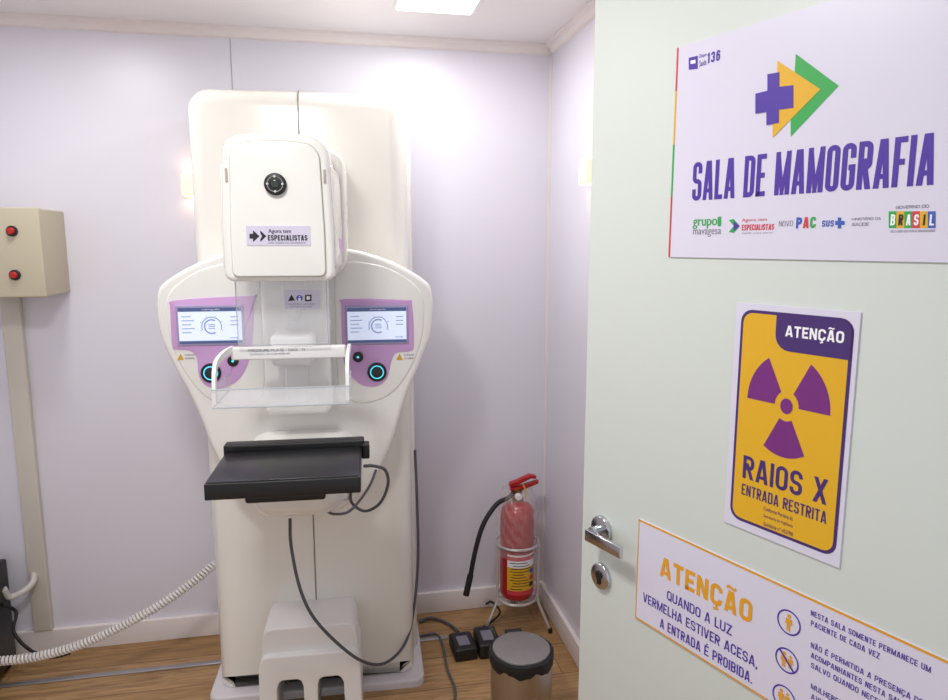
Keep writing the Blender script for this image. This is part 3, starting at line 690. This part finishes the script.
obj('yellow_band', patch(.0719, 222, 330, .05, .15), YEL, lb); obj('red_band', patch(.0719, 222, 330, .03, .05), REDI, lb); obj('heading_band', patch(.0719, 222, 330, .18, .197), REDI, lb)
for i in range(10):
    z = .056+i*.0125; obj('label_print', patch(.0722, 232+(i % 3)*5, 275+(i*37 % 45), z, z+.0035, 12), BLKI, lb)
for i in range(3): obj('label_pictogram', patch(.0722, 302, 322, .06+i*.03, .08+i*.03, 6), (BLKI, REDI, BLUI)[i], lb)
def bagm():
    b = bmesh.new(); loops = []; n = 72
    for kk in range(20):
        z = .185+kk*.0148; base = .078 if z < .36 else .078-(z-.36)*.2
        row_ = []
        for i in range(n):
            q = base+.008*math.sin(i*.6+kk*.9)*math.sin(kk*.7+i*.27)+random.uniform(0, .006)
            q = max(q, .0735 if z < .35 else .03)
            row_.append((q*math.cos(2*math.pi*i/n), q*math.sin(2*math.pi*i/n), z+.004*math.sin(i*1.1)))
        loops.append(row_)
    add_loft(b, loops, False, False); return b
obj('plastic_wrap', bagm(), BAG, t, label='crumpled clear plastic wrap', ang=18)
ZV = -.024
obj('valve', lathe([(r, z+ZV) for r, z in ((.02, .428), (.024, .432), (.024, .448), (.016, .452), (.016, .475), (.02, .478), (.02, .49), (.01, .495))], 20), mat('brass', '#8a6a3a', .35, .9), t)
obj('carry_handle', prism([(x, z+ZV) for x, z in ((-.03, .482), (.02, .485), (.085, .508), (.088, .52), (.02, .503), (-.03, .498))], -.013, .013, .003, 2), RED, t)
obj('squeeze_lever', prism([(x, z+ZV) for x, z in ((-.035, .502), (0, .508), (.055, .532), (.075, .528), (.078, .54), (.05, .547), (-.005, .525), (-.035, .516))], -.013, .013, .003, 2), RED, t)
obj('gauge', disc_y(-.002, .462+ZV, -.03, -.012, .014, 20, .002), WHITE, t)
def loc(p): return (p.x-EX, p.y-EY, p.z-.14)
obj('hose', tube([(-.012, 0, .475+ZV), loc(PY(508, 498, 2.63)), loc(PY(497, 504, 2.61)), loc(PY(484, 523, 2.59)), loc(PY(476, 548, 2.58)), loc(PY(470, 578, 2.58))], .0098, 12), RUBBER, t)
obj('nozzle', tube([loc(PY(470.5, 575, 2.58)), loc(PY(468, 586, 2.58)), loc(PY(466, 595, 2.58))], .013, 12), RUBBER, t)
obj('seal_tag', tube([(.02, -.013, .51+ZV), (.03, -.02, .48+ZV), (.028, -.022, .45+ZV)], .003, 6), YEL, t)

# ------------------------------------------------------------------ pedal bin
t = thing('pedal_bin', 'small round stainless steel pedal bin on the floor by the right wall', 'bin', (.563, 2.05, 0))
obj('body', lathe([(.094, .018), (.1, .02), (.104, .25), (.1, .252)], 56), STEEL, t)
obj('base_ring', lathe([(.098, 0), (.102, .003), (.102, .02), (.095, .024)], 48), BLACK, t)
b = bmesh.new(); loops = []
for r_, z in ((.1045, .230), (.1075, .235), (.1085, .258), (.1065, .268), (.088, .27)):
    loops.append([((r_+.0012*math.sin(i*1.3))*math.cos(2*math.pi*i/60), (r_+.0012*math.sin(i*1.3))*math.sin(2*math.pi*i/60), z+(.007*math.sin(i*.7)+.003*math.sin(i*1.9) if z < .24 else 0)) for i in range(60)])
add_loft(b, loops); obj('bag_rim', b, RUBBER, t, label='black bin bag folded over the rim')
obj('lid', lathe([(.09, .268), (.0955, .2695), (.0955, .274), (.0945, .2755), (.08, .2765), (.05, .277), (.01, .2772)], 56), STEELD, t)
obj('hinge', rbox(-.03, .03, .098, .118, .235, .275, .005), BLACK, t); obj('pedal', rbox(-.025, .025, -.14, -.098, .008, .02, .005), BLACK, t)

# ------------------------------------------------------------------ adapters and floor cables
def adapter(px, py, w, dpt, h, rz, label):
    p = PZ(px, py, 0); t = thing('power_adapter', label, 'power adapter', (p.x, p.y, 0), rz)
    obj('body', rbox(-w/2, w/2, -dpt/2, dpt/2, 0, h, .008), BLACK, t)
    for i in range(4): obj('rib', rbox(-w/2+.012+i*(w-.03)/4, -w/2+.018+i*(w-.03)/4, -dpt/2-.002, -dpt/2+.002, .01, h-.01, .001), RUBBER, t)
    obj('rating_label', rbox(-w*.25, w*.25, -dpt*.25, dpt*.25, h-.001, h+.0006, 0), GREYI, t)
    obj('strain_relief', tube([(-w*.2, dpt/2-.005, h*.5), (-w*.2, dpt/2+.025, h*.45)], .008, 10, 0), RUBBER, t)
adapter(463, 652, .09, .13, .05, R(3), 'flat black power adapter on the floor, the left of the pair beside the bin')
adapter(487, 649, .088, .14, .06, R(0), 'flat black power adapter on the floor, the right of the pair, behind the bin')
def fl(px, py, z=.008): return PZ(px, py, z)
cable('grey_floor_cable', 'grey cable running over the floor from the machine to the adapters', [fl(420, 622), fl(428, 618), fl(440, 620), fl(452, 626), fl(458, 632)], .0065, GREYCAB)
cable('thin_floor_cable', 'thin grey cable trailing forward over the floor beside the machine base', [fl(420, 636), fl(436, 634), fl(443, 646), fl(447, 668), fl(455, 690), fl(452, 715)], .005, GREYCAB)
cable('adapter_lead', 'black lead rising from the adapters to the wall behind the extinguisher stand', [fl(482, 628), fl(492, 621), PY(500, 612, 2.7), PY(492, 602, 2.78), PY(486, 604, 2.795)], .0045, RUBBER)

# ------------------------------------------------------------------ world
w = bpy.data.worlds.new('world'); SC.world = w; w.use_nodes = True
w.node_tree.nodes['Background'].inputs[0].default_value = (.955, .965, 1, 1); w.node_tree.nodes['Background'].inputs[1].default_value = .72
